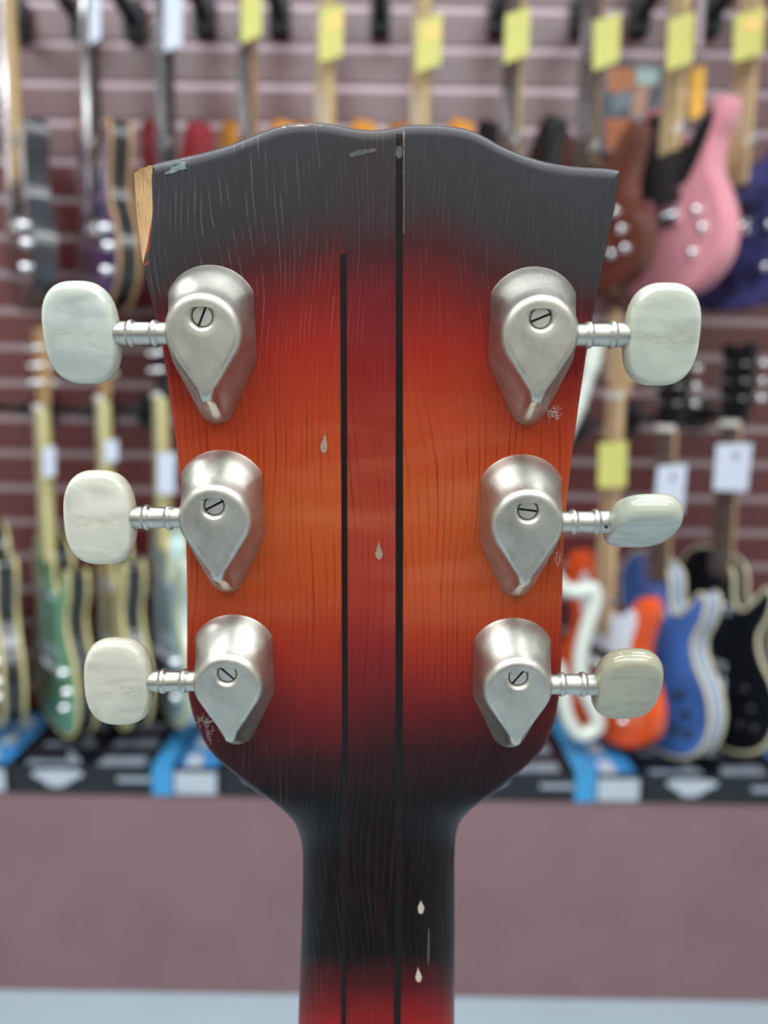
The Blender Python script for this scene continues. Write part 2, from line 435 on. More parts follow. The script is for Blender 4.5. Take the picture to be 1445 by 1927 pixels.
old = thing('guitar', 'worn sunburst guitar seen from behind its headstock, filling the foreground, with pearly tuner buttons', 'guitar')
old.matrix_world = Matrix.Translation(CAM + R3 @ NK) @ R3.to_4x4()

# body of headstock and neck: one continuous solid
bm = bmesh.new(); uvl = bm.loops.layers.uv.new('face')
ws = []
for i in range(9): ws.append(0.012*(1-math.cos(i/8*PI/2)))
N = 84
for i in range(1, N): ws.append(0.012+(1-0.024)*i/N)
for i in range(8, -1, -1): ws.append(1-0.012*(1-math.cos(i/8*PI/2)))
rows = []
for t in (0, 0.4, 1.2, 2.6, 4.5, 7, 10, 14, 18, 22, 25): rows.append(312+t)
y = 344.0
while y < 2140: rows.append(y); y += 12 if y < 1470 or y > 1640 else 6
rows.append(2140)
uvs = {}; back = []; front = []
for yr in rows:
    xl, xr = smooth_table(LEFT, yr), smooth_table(RIGHT, yr)
    rb, rf = [], []
    fade = max(0.0, 1-(yr-312)/260.0)**1.0
    for wv in ws:
        px = xl+(xr-xl)*wv
        py = yr + (smooth_table(TOP, px)-312)*fade
        p = surf(px, py)
        b = beta(yr)
        edge_d = d_centre(py)+T_NECK*b
        # front side, straight through the wood
        if b == 0: q = p - HN*(0.0135-offs(px, py)*0.97)
        else:
            th = 0.0135+0.0065*b
            q = Vector((p.x, 0, p.z)) ; q.y = d_centre(py)+th
            q0 = p - HN*(0.0135-offs(px, py)*0.97); q = q0.lerp(q, b)
        v = bm.verts.new(p-NK); uvs[v] = (px/1000, py/1000); rb.append(v)
        v = bm.verts.new(q-NK); uvs[v] = (px/1000, py/1000); rf.append(v)
    back.append(rb); front.append(rf)
nr, nc = len(rows), len(ws)
for i in range(nr-1):
    for j in range(nc-1):
        bm.faces.new((back[i][j], back[i+1][j], back[i+1][j+1], back[i][j+1]))
        bm.faces.new((front[i][j], front[i][j+1], front[i+1][j+1], front[i+1][j]))
    bm.faces.new((back[i][0], front[i][0], front[i+1][0], back[i+1][0]))
    bm.faces.new((back[i][-1], back[i+1][-1], front[i+1][-1], front[i][-1]))
for j in range(nc-1):
    bm.faces.new((back[0][j], back[0][j+1], front[0][j+1], front[0][j]))
    bm.faces.new((back[-1][j], front[-1][j], front[-1][j+1], back[-1][j+1]))
for f in bm.faces:
    for l in f.loops: l[uvl].uv = uvs[l.vert]
finish(bm, 'neck', M_WOOD, old, ang=50)

# black veneer lines running the length of the head
def strip(name, xa, xb, y0, y1, m, lift=0.00005, n=1, step=8):
    bm = bmesh.new(); prev = None; y = y0
    while True:
        a, b = lerp_table(xa, y), lerp_table(xb, y)
        row = []
        for i in range(n+1):
            px = a+(b-a)*i/n
            row.append((bm.verts.new(surf(px, y, lift)-NK), bm.verts.new(surf(px, y, -0.0006)-NK)))
        if prev:
            for i in range(n):
                bm.faces.new((prev[i][0], row[i][0], row[i+1][0], prev[i+1][0]))
                bm.faces.new((prev[i][1], prev[i+1][1], row[i+1][1], row[i][1]))
            for i in (0, n): bm.faces.new((prev[i][0], prev[i][1], row[i][1], row[i][0]))
        prev = row
        if y >= y1: break
        y = min(y+step, y1)
    return finish(bm, name, m, old)
strip('inlay_line', [(250, 641), (500, 640), (1000, 642.5), (1400, 643.5), (1650, 642), (2140, 641)], [(250, 651), (500, 652), (1000, 653.5), (1400, 654.5), (1650, 650), (2140, 652)], 478, 2130, M_INLAY)
strip('inlay_line', [(250, 745), (1000, 744.5), (1400, 744), (1650, 744), (2140, 738)], [(250, 757), (1000, 758.5), (1400, 758), (1650, 757), (2140, 752)], 252, 2130, M_INLAY)
M_SEAM = mat('open_glue_seam', srgb(120, 92, 84), 0.6, noise=0.6, nscale=700)
o = strip('glue_seam', [(238, 758.6), (500, 759.5), (700, 760), (1400, 759)], [(238, 761.0), (500, 760.8), (700, 760.7), (1400, 759.6)], 240, 440, M_SEAM, lift=0.00006)
o['label'] = 'thin pale open seam beside the right black line'

# broken corner, bare wood
IN = [(311, 286), (330, 287), (360, 288), (400, 289), (430, 286), (460, 281), (485, 275), (499, 271)]
OUT = [((262, 317), .0055), ((253, 326), .0095), ((254, 360), .0098), ((257, 400), .0095), ((260, 430), .009), ((264, 460), .008), ((267, 485), .005), ((270, 499), .0015)]
INS = [((286, 311), 0.0002)]+[((b, a), 0.0008) for a, b in IN[1:]]
bm = bmesh.new(); rowsv = []
for (pi, di), (po, do) in zip(INS, OUT):
    d_i = d_centre(pi[1]); d_o = d_centre(po[1]); row = []
    for t in (0, 0.25, 0.5, 0.75, 1):
        a = lpt(pi[0], pi[1], d_i+di); b = lpt(po[0], po[1], d_o+do); p = a.lerp(b, t)
        p = p + Vector((0, 0.0003*math.sin(t*9+pi[1]*.05), 0))*(1 if 0 < t < 1 else 0)
        row.append(bm.verts.new(p-NK))
    row.append(bm.verts.new(row[-1].co-HN*max(0.0132-do, 0.001)))
    row.append(bm.verts.new(row[0].co-HN*0.0125+Vector((0.002, 0, 0))))
    rowsv.append(row)
for a, b in zip(rowsv, rowsv[1:]):
    for i in range(7): bm.faces.new((a[i], a[(i+1) % 7], b[(i+1) % 7], b[i]))
bm.faces.new(rowsv[0]); bm.faces.new(rowsv[-1][::-1])
o = finish(bm, 'broken_corner', M_BARE, old, ang=40); o['label'] = 'corner broken down to bare tan wood'
def decal(name, pts, m, lift=0.00007, lab=None, parent=None, thick=0.0003, dome=0.0):
    bm = bmesh.new()
    a = [bm.verts.new(surf(x, y, lift)-NK) for x, y in pts]; b = [bm.verts.new(surf(x, y, lift-thick)-NK) for x, y in pts]
    cx = sum(p[0] for p in pts)/len(pts); cy = sum(p[1] for p in pts)/len(pts)
    c = bm.verts.new(surf(cx, cy, lift+dome)-NK)
    n = len(pts)
    for i in range(n):
        bm.faces.new((a[i], a[(i+1) % n], c)); bm.faces.new((a[i], b[i], b[(i+1) % n], a[(i+1) % n]))
    bm.faces.new(b[::-1])
    o = finish(bm, name, m, old)
    if lab: o['label'] = lab
    return o
decal('torn_lacquer', [(287, 412), (286, 430), (283, 452), (282, 470), (279, 480), (281, 496), (274, 500), (268, 500), (272, 488), (277, 462), (282, 432)], M_TORN, lab='torn red lacquer edge beside the broken corner', lift=0.0001)
def drop(cx, cy, w_, h_, tail=0.0, lean=0.0, jag=0.12):
    pts = []
    for k in range(18):
        a = 2*PI*k/18; r = 1+random.uniform(-jag, jag)
        x = math.cos(a)*w_*r; y = math.sin(a)*h_*r
        if y < 0: x *= max(0.16, 1-(-y/h_)**1.1*0.9); y *= (1+tail)
        pts.append((cx+x+lean*min(y, 0), cy+y))
    return pts
decal('lacquer_chip', drop(609, 840, 7, 13, 0.9, -0.12), M_DENT, lab='small grey chip beside the left black line')
decal('lacquer_chip', drop(713, 1042, 7, 11, 1.2), M_DENT, lab='small grey drop shaped chip between the black lines')
decal('lacquer_chip', drop(792, 1708, 6, 12, 0.1), M_DENT2, lab='pale chip high on the dark neck')
decal('lacquer_chip', drop(788, 1838, 6, 10, 0.7, 0.1), M_DENT2, lab='pale chip low on the dark neck')
decal('lacquer_wear', [(306, 312), (330, 305), (352, 303), (348, 312), (352, 318), (338, 320), (326, 326), (310, 328)], M_WORN, lab='greenish worn patch by the broken corner')
decal('lacquer_wear', [(655, 291), (672, 283), (690, 281), (708, 279), (706, 286), (690, 289), (672, 293), (660, 296)], M_SCUFF)
decal('lacquer_wear', [(746, 276), (755, 274), (757, 284), (755, 297), (749, 299), (744, 290)], M_SCUFF)
for tp in ([(530, 238.2), (545, 234.2), (562, 232.6), (585, 231.9), (604, 232.4), (604, 236.8), (585, 236.2), (562, 237.2), (545, 239), (534, 241)],):
    decal('lacquer_wear', tp, mat('bare_top_edge', srgb(205, 160, 135), 0.6), lift=0.00004, lab='bare pinkish wood along the left crest')
decal('scratch', [(806, 1742), (808, 1760), (807.5, 1800), (805.5, 1820), (804.5, 1800), (805.5, 1765)], M_SCUFF)

# ------------------------------------------------------------------ tuning machines
def resample(poly, n):
    L = [0.0]
    for i in range(len(poly)): L.append(L[-1]+(Vector(poly[(i+1) % len(poly)])-Vector(poly[i])).length)
    out = []
    for k in range(n):
        s = L[-1]*k/n
        for i in range(len(poly)):
            if s <= L[i+1]:
                t = (s-L[i])/max(L[i+1]-L[i], 1e-9)
                out.append(Vector(poly[i]).lerp(Vector(poly[(i+1) % len(poly)]), t)); break
    return out
def shield():
    pts = []
    # top arc from right corner to left corner
    for k in range(25):
        a = math.radians(22+ (158-22)*k/24)
        pts.append((9.35*math.cos(a)*1.0, 6.2+ (14.8-6.2)*math.sin(a)**0.9 if False else 6.4+8.4*math.sin(a)))
    pts += [(-8.75, 8.6), (-8.75, -3.4), (-8.3, -5.0)]
    r = 3.9
    for k in range(13):
        a = math.radians(205+130*k/12)
        pts.append((r*math.cos(a), -13.3+r*math.sin(a)))
    pts += [(8.3, -5.0), (8.75, -3.4), (8.75, 8.6)]
    return pts
def tear(e=0.0, tipr=0.0):
    r = 6.15+e; pts = []
    for k in range(33):
        a = math.radians(-30+240*k/32)
        pts.append((r*math.cos(a), 1.6+r*math.sin(a)))
    tip = -10.5-e*1.15
    xl, zl = pts[-1]
    for t in (0.25, 0.5, 0.75): pts.append((xl*(1-t)-0.15*math.sin(t*PI), zl+(tip-zl)*t))
    pts.append((-0.45-0.5*e, tip+0.35)); pts.append((0, tip)); pts.append((0.45+0.5*e, tip+0.35))
    for t in (0.75, 0.5, 0.25): pts.append((-xl*(1-t)+0.15*math.sin(t*PI), zl+(tip-zl)*t))
    return pts
def castray(poly, o, a):
    d = Vector((math.cos(a), math.sin(a))); best = None
    n = len(poly)
    for i in range(n):
        p = Vector(poly[i])-o; q = Vector(poly[(i+1) % n])-o; e = q-p
        den = d.x*e.y-d.y*e.x
        if abs(den) < 1e-12: continue
        t = (p.x*e.y-p.y*e.x)/den; u = (p.x*d.y-p.y*d.x)/den
        if t > 0 and -1e-6 <= u <= 1+1e-6 and (best is None or t > best): best = t
    return best
SC = Vector((0, 4.7))
SH = shield()
angs = sorted(math.atan2(p.y-SC.y, p.x-SC.x) for p in resample(SH, 150)+[Vector(p) for p in tear()][33:])
aa = [angs[0]]
for a in angs[1:]:
    if a-aa[-1] > 0.006: aa.append(a)
angs = aa
RS = [castray(SH, SC, a) for a in angs]
def rt(e): P = tear(e); return [castray(P, SC, a) for a in angs]
R0, R1, R2, R3_, R4 = rt(1.75), rt(1.15), rt(0.75), rt(0.3), rt(-0.25)
def smoothl(L, it=2):
    for _ in range(it): L = [(L[i-1]+2*L[i]+L[(i+1) % len(L)])/4 for i in range(len(L))]
    return L
def housing_bm():
    rings = []
    mixr = lambda A, B, t: [a+(b-a)*t for a, b in zip(A, B)]
    rings.append((RS, 0.0)); rings.append(([r+0.05 for r in RS], 0.35)); rings.append((mixr(RS, R0, 0.05), 0.8))
    RW = mixr(RS, R0, 0.0)
    for t in (0.2, 0.4, 0.6, 0.8): rings.append((mixr(RS, R0, t**1.15), 0.8+7.0*t))
    rings.append((R0, 8.0)); rings.append((mixr(R0, R1, .5), 8.75)); rings.append((R1, 9.3)); rings.append((R2, 9.75)); rings.append((R3_, 10.0)); rings.append((R4, 10.01)); rings.append((rt(-0.9), 10.01)); rings.append(([min(4.2, r_-0.3) if r_ < 4.6 else 4.2 for r_ in rt(-0.9)], 10.01)); R4b = [r_-0.3 for r_ in rt(-0.9)]
    # dish around the screw
    for rr, h in ((2.95, 10.01), (2.75, 9.95), (2.45, 9.75), (2.18, 9.4), (2.02, 9.0), (1.99, 7.9)):
        rings.append(([min(rr, r4-0.05-(2.95-rr)*0.12) for r4 in R4b] if rr > 2.3 else [rr]*len(angs), h))
    bm = bmesh.new(); vr = []
    for R, h in rings:
        vr.append([bm.verts.new(((SC.x+r*math.cos(a))/1000, -h/1000, (SC.y+r*math.sin(a))/1000)) for r, a in zip(R, angs)])
    n = len(angs)
    for A, B in zip(vr, vr[1:]):
        for i in range(n): bm.faces.new((A[i], A[(i+1) % n], B[(i+1) % n], B[i]))
    bm.faces.new(vr[0][::-1]); bm.faces.new(vr[-1])
    return bm
def button_bm():
    bm = bmesh.new(); a, b = 0.00745, 0.0101
    rows = []
    nn = 40
    # (inset scale, y) profile through thickness, outline is a soft superellipse
    prof = [(0.0, -3.05), (0.4, -3.03), (0.7, -2.95), (0.84, -2.84), (0.885, -2.68), (0.925, -2.3), (0.965, -1.6), (0.99, -0.8), (1.0, 0.0)]
    prof = prof+[(s, -y) for s, y in prof[-2::-1]]
    for s, yy in prof:
        if s == 0: rows.append([bm.verts.new((0, yy/1000, 0))]); continue
        r = []
        for k in range(nn):
            th = 2*PI*k/nn; c, sn = math.cos(th), math.sin(th)
            e = 2/2.75
            x = a*math.copysign(abs(c)**e, c); z = b*math.copysign(abs(sn)**e, sn)
            z *= 1+0.00*x
            r.append(bm.verts.new((x*s, yy/1000*(1-0.10*(z/b)**2), z*s)))
        rows.append(r)
    for A, B in zip(rows, rows[1:]):
        for k in range(nn):
            if len(A) == 1: bm.faces.new((A[0], B[k], B[(k+1) % nn]))
            elif len(B) == 1: bm.faces.new((A[k], B[0], A[(k+1) % nn]))
            else: bm.faces.new((A[k], B[k], B[(k+1) % nn], A[(k+1) % nn]))
    return bm
TIN = srgb(212, 218, 200)
spec = [  # base centre px, side, button angle, slot angle, label words, tint
    ((402, 640), -1, 6, 66, 'top left', srgb( 188, 194, 187)), ((422, 973), -1, -4, 27, 'middle left', srgb(190, 190, 178)), ((444, 1270), -1, -3, -44, 'bottom left', srgb(184, 183, 170)),
    ((999, 643), 1, 4, 22, 'top right', srgb(184, 188, 176)), ((977, 981), 1, 53, -7, 'middle right', srgb(172, 177, 166)), ((961, 1276), 1, 23, 52, 'bottom right', srgb(158, 156, 136))]
hm = None
Rh = Matrix(((1, 0, 0), (0, math.cos(HT), -math.sin(HT)), (0, math.sin(HT), math.cos(HT))))  # local y -> -HN, z -> HU
for idx, (pc, sd, bang, sang, pos, tint) in enumerate(spec):
    d = d_centre(pc[1]); P = lpt(pc[0], pc[1], d)-NK
    t = finish(housing_bm(), 'tuning_machine', M_NICKEL, old, ang=33)
    t.location = P; t.rotation_euler = Rh.to_euler()
    t['label'] = pos+' tuner with teardrop nickel housing'
    # screw
    bm = bmesh.new()
    mz = Vector((0, -8.75/1000, SC.y/1000)); r = 0.00193; sl = 0.00024; n = 16
    ca, sa = math.cos(math.radians(sang)), math.sin(math.radians(sang))
    def P2(u, v, yy): return (mz.x+u*ca-v*sa, mz.y+yy, mz.z+u*sa+v*ca)
    for sg in (-1, 1):
        a0 = math.asin(sl/r); arc = [(r*math.cos(a0+(PI-2*a0)*k/n), sg*r*math.sin(a0+(PI-2*a0)*k/n)) for k in range(n+1)]
        top = [bm.verts.new(P2(u*0.96, v*0.96 if abs(v) > sl*1.2 else v, -0.0004)) for u, v in arc]
        md = [bm.verts.new(P2(u, v, -0.00028)) for u, v in arc]
        bt = [bm.verts.new(P2(u, v, 0.0004)) for u, v in arc]
        bm.faces.new(top); bm.faces.new(bt[::-1])
        for A, B in ((top, md), (md, bt)):
            for k in range(n+1): bm.faces.new((A[k], A[(k+1) % (n+1)], B[(k+1) % (n+1)], B[k]))
    for k in range(1): pass
    fl = [bm.verts.new(P2(r*0.99*math.cos(2*PI*k/24), r*0.99*math.sin(2*PI*k/24), 0.0002)) for k in range(24)]
    f = bm.faces.new(fl); f.material_index = 1
    s = finish(bm, 'screw', [M_SCREW, M_SLOT], t, ang=30)
    # dark bottom of the hole
    # shaft
    bm = bmesh.new()
    Mx = Matrix.Translation((0, -0.0060, 0.0014)) @ (Matrix.Identity(4) if sd > 0 else Matrix.Rotation(PI, 4, 'Z'))
    prof = [(4.5, 0), (4.5, 2.15), (9.0, 2.2), (9.5, 2.3), (9.75, 2.6), (10.2, 2.72), (10.65, 2.6), (10.9, 2.3), (11.2, 2.22), (13.9, 2.28), (14.2, 2.4), (14.45, 2.66), (14.9, 2.78),
            (15.35, 2.66), (15.6, 2.42), (15.9, 2.38), (17.9, 2.46), (18.25, 2.36), (18.4, 2.1), (18.4, 0)]
    lathe(bm, [(a/1000, r_/1000) for a, r_ in prof], Mx, 36)
    finish(bm, 'shaft', M_NICKEL2, t, ang=50)
    b = finish(button_bm(), 'button', pearloid('pearl_plastic', tint, idx*3.3+1), t, ang=60)
    b.location = (sd*0.0247, -0.0060, 0.0014); b.rotation_euler = (math.radians(bang)-HT*0.0, 0, 0)
    if idx == 4:
        bm = bmesh.new(); lathe(bm, [(0, 0), (0, 0.00035), (0.0004, 0.00035), (0.0004, 0)], Matrix.Translation((0.0166, -0.0060-0.00245, 0.0009)) @ Matrix.Rotation(PI/2, 4, 'Z'), 12)
        finish(bm, 'pin_hole', M_SLOT, t)

# lint
def lint(cx, cy, w_, h_, n, label, lift=0.0005):
    bm = bmesh.new()
    for _ in range(n):
        x, y = cx+random.uniform(-w_, w_)*.6, cy+random.uniform(-h_, h_)*.6; a = random.uniform(0, 6.3); pts = []; l = lift*random.uniform(.3, 1.4)
        for k in range(9):
            pts.append(surf(x, y, max(0.00008, l))-NK); a += random.uniform(-.9, .9); x += math.cos(a)*w_*.16; y += math.sin(a)*h_*.16; l += random.uniform(-1, 1)*0.00015
        tube(bm, pts, 0.000032, 4)
    o = finish(bm, 'lint_tuft', M_LINT)
    o.matrix_world = old.matrix_world.copy()
    tag(o, label, 'lint')
lint(1041, 776, 13, 12, 26, 'tuft of pale lint by the tip of the top right tuner')
lint(382, 1358, 14, 10, 22, 'tuft of pale lint left of the bottom left tuner')
lint(394, 1382, 7, 14, 8, 'thin wisp of lint under the bottom left tuner tuft')
lint(1052, 1045, 10, 18, 9, 'wisp of lint at the edge beside the middle right tuner')
lint(1023, 509, 6, 4, 10, 'crumb of lint on top of the top right tuner', lift=0.001)

# ------------------------------------------------------------------ shop guitars
# outlines in mm, x right, z up from the bottom of the body, seen from the front
STRAT = [(0, 0), (-80, 10), (-140, 52), (-163, 115), (-148, 178), (-118, 222), (-114, 262), (-130, 312), (-143, 352), (-137, 395), (-115, 412), (-92, 398), (-68, 345), (-50, 302), (-30, 292), (30, 288),
         (52, 286), (76, 318), (104, 350), (126, 346), (132, 315), (120, 272), (112, 236), (118, 200), (146, 160), (163, 108), (148, 52), (90, 12)]
TELE = [(0, 0), (-90, 8), (-148, 55), (-160, 120), (-136, 182), (-112, 226), (-112, 272), (-136, 325), (-134, 370), (-100, 394), (-40, 392), (-30, 372), (-10, 330), (30, 300), (44, 292), (66, 308), (88, 338), (116, 358),
        (140, 345), (134, 312), (114, 280), (112, 226), (136, 182), (160, 120), (150, 55), (90, 8)]
LESP = [(0, 0), (-85, 8), (-145, 48), (-168, 115), (-155, 178), (-120, 232), (-108, 275), (-118, 330), (-122, 375), (-95, 425), (-50, 442), (-28, 438), (28, 405), (40, 340), (62, 322), (92, 350), (118, 382), (134, 368),
        (128, 325), (108, 278), (118, 232), (155, 178), (168, 115), (145, 48), (85, 8)]
SHAPES = {'strat': (STRAT, 765, 292), 'tele': (TELE, 820, 330), 'single': (LESP, 715, 430)}
M_CHROME = mat('chrome', (0.85, 0.86, 0.88, 1), 0.12, metal=1.0)
M_BLACKP = mat('black_plastic', srgb(20, 21, 24), 0.35)
M_MAPLE = mat('maple_lacquer', srgb(206, 178, 128), 0.4, noise=0.08, nscale=12)
M_CREAM = mat('cream_maple', srgb(205, 196, 140), 0.4, noise=0.06, nscale=12)
M_PALEM = mat('pale_maple', srgb(205, 172, 130), 0.4, noise=0.06, nscale=12)
M_ROSE = mat('rosewood', srgb(82, 66, 58), 0.5, noise=0.25, nscale=60)
M_DARKW = mat('ebony', srgb(48, 44, 44), 0.45, noise=0.2, nscale=60)
M_TANW = mat('tan_side_wood', srgb(176, 140, 98), 0.45, noise=0.1, nscale=20)
M_WHITEP = mat('white_plastic', srgb(222, 226, 236), 0.35)
M_BIND = mat('cream_binding', srgb(206, 198, 168), 0.4)
M_NUT = mat('bone_nut', srgb(225, 222, 214), 0.5)
def gloss(name, c, **k): return mat(name, srgb(*c), 0.22, coat=0.6, **k)
G_PINK = gloss('pink_finish', (222, 150, 160)); G_PINKS = G_PINK
G_BROWN = gloss('brown_burst', (96, 52, 42), noise=0.45, nscale=6)
G_ORANGE = gloss('orange_finish', (226, 84, 24))
G_BLUE = gloss('blue_flame', (66, 108, 178), noise=0.4, nscale=10); G_BLUES = gloss('blue_side_reflection', (150, 166, 190))  # blue guitar's sides are pale: the reflection on them is painted in
G_BLACK = gloss('black_finish', (16, 17, 22))
G_PURPLE = gloss('blue_purple_quilt', (56, 58, 104), noise=0.9, nscale=22)
G_GREEN = gloss('seafoam_finish', (120, 178, 140)); G_PALEB = gloss('pale_blue_finish', (176, 206, 208)); G_VIOLET = gloss('violet_finish', (58, 44, 104))
G_RED = gloss('crimson_finish', (130, 20, 34)); G_AMBER = gloss('amber_finish', (204, 136, 46)); G_GREY = gloss('charcoal_finish', (48, 48, 54), noise=0.5, nscale=12)
G_IVORY = gloss('white_finish', (214, 220, 210)); G_CREAMB = gloss('cream_body', (196, 182, 120))

def hung(shape, xpx, ypx_bottom, psi, Y, label, front, side, board, neckm, headm=None, bind=None, guard=None, group=None, pickups=2, mirror=False, hw=M_CHROME, head='inline', knobs=3, tall=1.0, knobm=None):
    out, nut, joint = SHAPES[shape]
    base = W(xpx, ypx_bottom, Y)
    t = thing('electric_guitar', label, 'guitar', base, -math.radians(psi), group)
    sx = -1 if mirror else 1
    P = [(p.x/1000*sx, p.y/1000*tall) for p in catmull([(a, b) for a, b in out], 4)]
    TH = 0.045
    bm = bmesh.new(); prism(bm, P, -TH/2, TH/2, 0.005, 2, 1, 0)
    finish(bm, 'body', [front, side], t, ang=50)
    if bind:
        for yy in (-TH/2, TH/2):
            bm = bmesh.new()
            cx = 0; cz = 0.2
            tube(bm, [(p[0]*0.995, yy*0.86, (p[1]-cz)*0.995+cz) for p in P]+[(P[0][0]*0.995, yy*0.86, (P[0][1]-cz)*0.995+cz)], 0.0042, 6)
            finish(bm, 'binding', bind, t)
    n_z = nut/1000*tall; j = joint/1000
    bz = {'strat': 0.165, 'tele': 0.16, 'single': 0.15}[shape]*tall
    # neck and fretboard
    bm = bmesh.new()
    rings = []
    for z, hw_ in ((j-0.03, 0.027), (j+0.1, 0.026), (n_z, 0.0212)):
        rings.append([bm.verts.new((hw_*math.cos(a), -TH/2-0.002+0.021*math.sin(a), z)) for a in [PI*k/8 for k in range(9)]])
    for A, B in zip(rings, rings[1:]):
        for k in range(8): bm.faces.new((A[k], A[k+1], B[k+1], B[k]))
        bm.faces.new((A[8], A[0], B[0], B[8]))
    bm.faces.new(rings[0]); bm.faces.new(rings[-1][::-1])
    finish(bm, 'neck', neckm, t)
    bm = bmesh.new()
    yf = -TH/2-0.0085
    for z0, z1, h0, h1 in ((j-0.045, n_z, 0.0283, 0.0212),):
        prism(bm, [(-h0, z0), (h0, z0), (h1, z1), (-h1, z1)], yf, -TH/2-0.002, 0.001, 1)
    for k in range(1, 21):
        z = n_z-(n_z-bz)*(1-2**(-k/12)); hw_ = 0.0212+(n_z-z)/(n_z-j)*0.006
        if z > j-0.04: box(bm, -hw_, hw_, yf-0.0011, yf+0.0003, z-0.0011, z+0.0011, 1)
    finish(bm, 'fretboard', [board, M_CHROME], t, smooth=False)
    # hardware
    if guard:
        gp = {'strat': [(0, bz+.02), (-52, 195), (-62, 240), (-78, 290), (-88, 340), (-70, 372), (-50, 330), (-34, 300), (34, 300), (60, 300), (88, 322), (104, 300), (92, 255), (88, 210), (110, 165), (118, 110), (84, 92), (44, 150)],
              'tele': [(-32, 370), (-100, 372), (-116, 340), (-92, 270), (-88, 215), (-30, 205), (40, 215), (60, 225), (92, 270), (112, 310), (112, 338), (92, 330), (70, 304), (44, 288), (30, 300), (-32, 300)],
              'single': [(40, 320), (75, 318), (95, 280), (75, 200), (50, 165), (34, 190)]}[shape]
        gp = [(a/1000*sx, (b if b > 1 else 150)/1000*tall) for a, b in gp]
        bm = bmesh.new(); prism(bm, [(p.x, p.y) for p in catmull(gp, 3)], -TH/2-0.0025, -TH/2+0.001); finish(bm, 'pickguard', guard, t)
    for k in range(pickups):
        z = bz+0.035+k*(0.2*tall-0.07)/max(pickups-1, 1)
        bm = bmesh.new(); prism(bm, [(-.036, z-.011), (.036, z-.011), (.038, z+.011), (-.038, z+.011)], -TH/2-0.008, -TH/2+0.001, 0.002, 1)
        finish(bm, 'pickup', M_BLACKP if hw is M_CHROME and k == 0 and shape != 'single' else hw, t)
    bm = bmesh.new(); prism(bm, [(-.04, bz-.02), (.04, bz-.02), (.04, bz+.012), (-.04, bz+.012)], -TH/2-0.010, -TH/2+0.001, 0.003, 1)
    for k in range(6): lathe(bm, [(-.003, 0), (-.003, .003), (.004, .003), (.004, 0)], Matrix.Translation((-.026+k*.0105, -TH/2-.011, bz)) @ Matrix.Rotation(PI/2, 4, 'Z'), 8)
    finish(bm, 'bridge', hw, t)
    for k in range(knobs):
        kx, kz = ((.088, .155), (.108, .118), (.085, .075), (.12, .08))[k]
        bm = bmesh.new(); lathe(bm, [(-0.002, 0), (-.002, .010), (.010, .0085), (.013, .006), (.0135, 0)], Matrix.Translation((kx*sx, -TH/2, kz)) @ Matrix.Rotation(-PI/2, 4, 'Z'), 16)
        finish(bm, 'control_knob', knobm or hw, t)
    # strings, one part
    bm = bmesh.new()
    for k in range(6): tube(bm, [(-.026+k*.0105, -TH/2-.014, bz), (-.0175+k*.007, yf-.003, n_z)], 0.0005, 4)
    finish(bm, 'strings', M_CHROME, t)['kind'] = 'stuff'
    if head:
        bm = bmesh.new(); box(bm, -.0225, .0225, yf-.004, yf+.006, n_z-.004, n_z+.009); finish(bm, 'nut', M_NUT, t, smooth=False)
        if head == 'inline': hp = [(-22, 0), (22, 0), (30, 22), (52, 35), (50, 60), (20, 95), (-10, 150), (-14, 178), (-36, 186), (-44, 165), (-40, 60), (-26, 20)]
        else: hp = [(-22, 0), (22, 0), (34, 35), (40, 60), (38, 120), (42, 165), (20, 170), (0, 160), (-20, 170), (-42, 165), (-38, 120), (-40, 60), (-34, 35)]
        bm = bmesh.new(); prism(bm, [(p.x/1000, n_z+p.y/1000) for p in catmull(hp, 3)], yf+0.008, yf+0.023, 0.002, 1)
        hd = finish(bm, 'headstock', headm or neckm, t)
        for k in range(6):
            if head == 'inline': px_, pz = -.045, .045+k*.023
            else: px_, pz = (-.045 if k < 3 else .045), .055+(k % 3)*.036
            bm = bmesh.new(); sg = 1 if px_ > 0 else -1
            Mt = Matrix.Translation((px_, yf+.02, n_z+pz)) @ (Matrix.Identity(4) if sg > 0 else Matrix.Rotation(PI, 4, 'Z'))
            lathe(bm, [(-.006, 0), (-.006, .003), (.006, .003), (.008, .007), (.016, .009), (.020, .007), (.0215, 0)], Mt, 12)
            lathe(bm, [(-.014, 0), (-.014, .0035), (.002, .0055), (.002, 0)], Matrix.Translation((px_*0.6, yf+.006, n_z+pz)) @ Matrix.Rotation(PI/2, 4, 'Z'), 12)
            finish(bm, 'tuning_peg', hw, hd)
    return t
UG = None
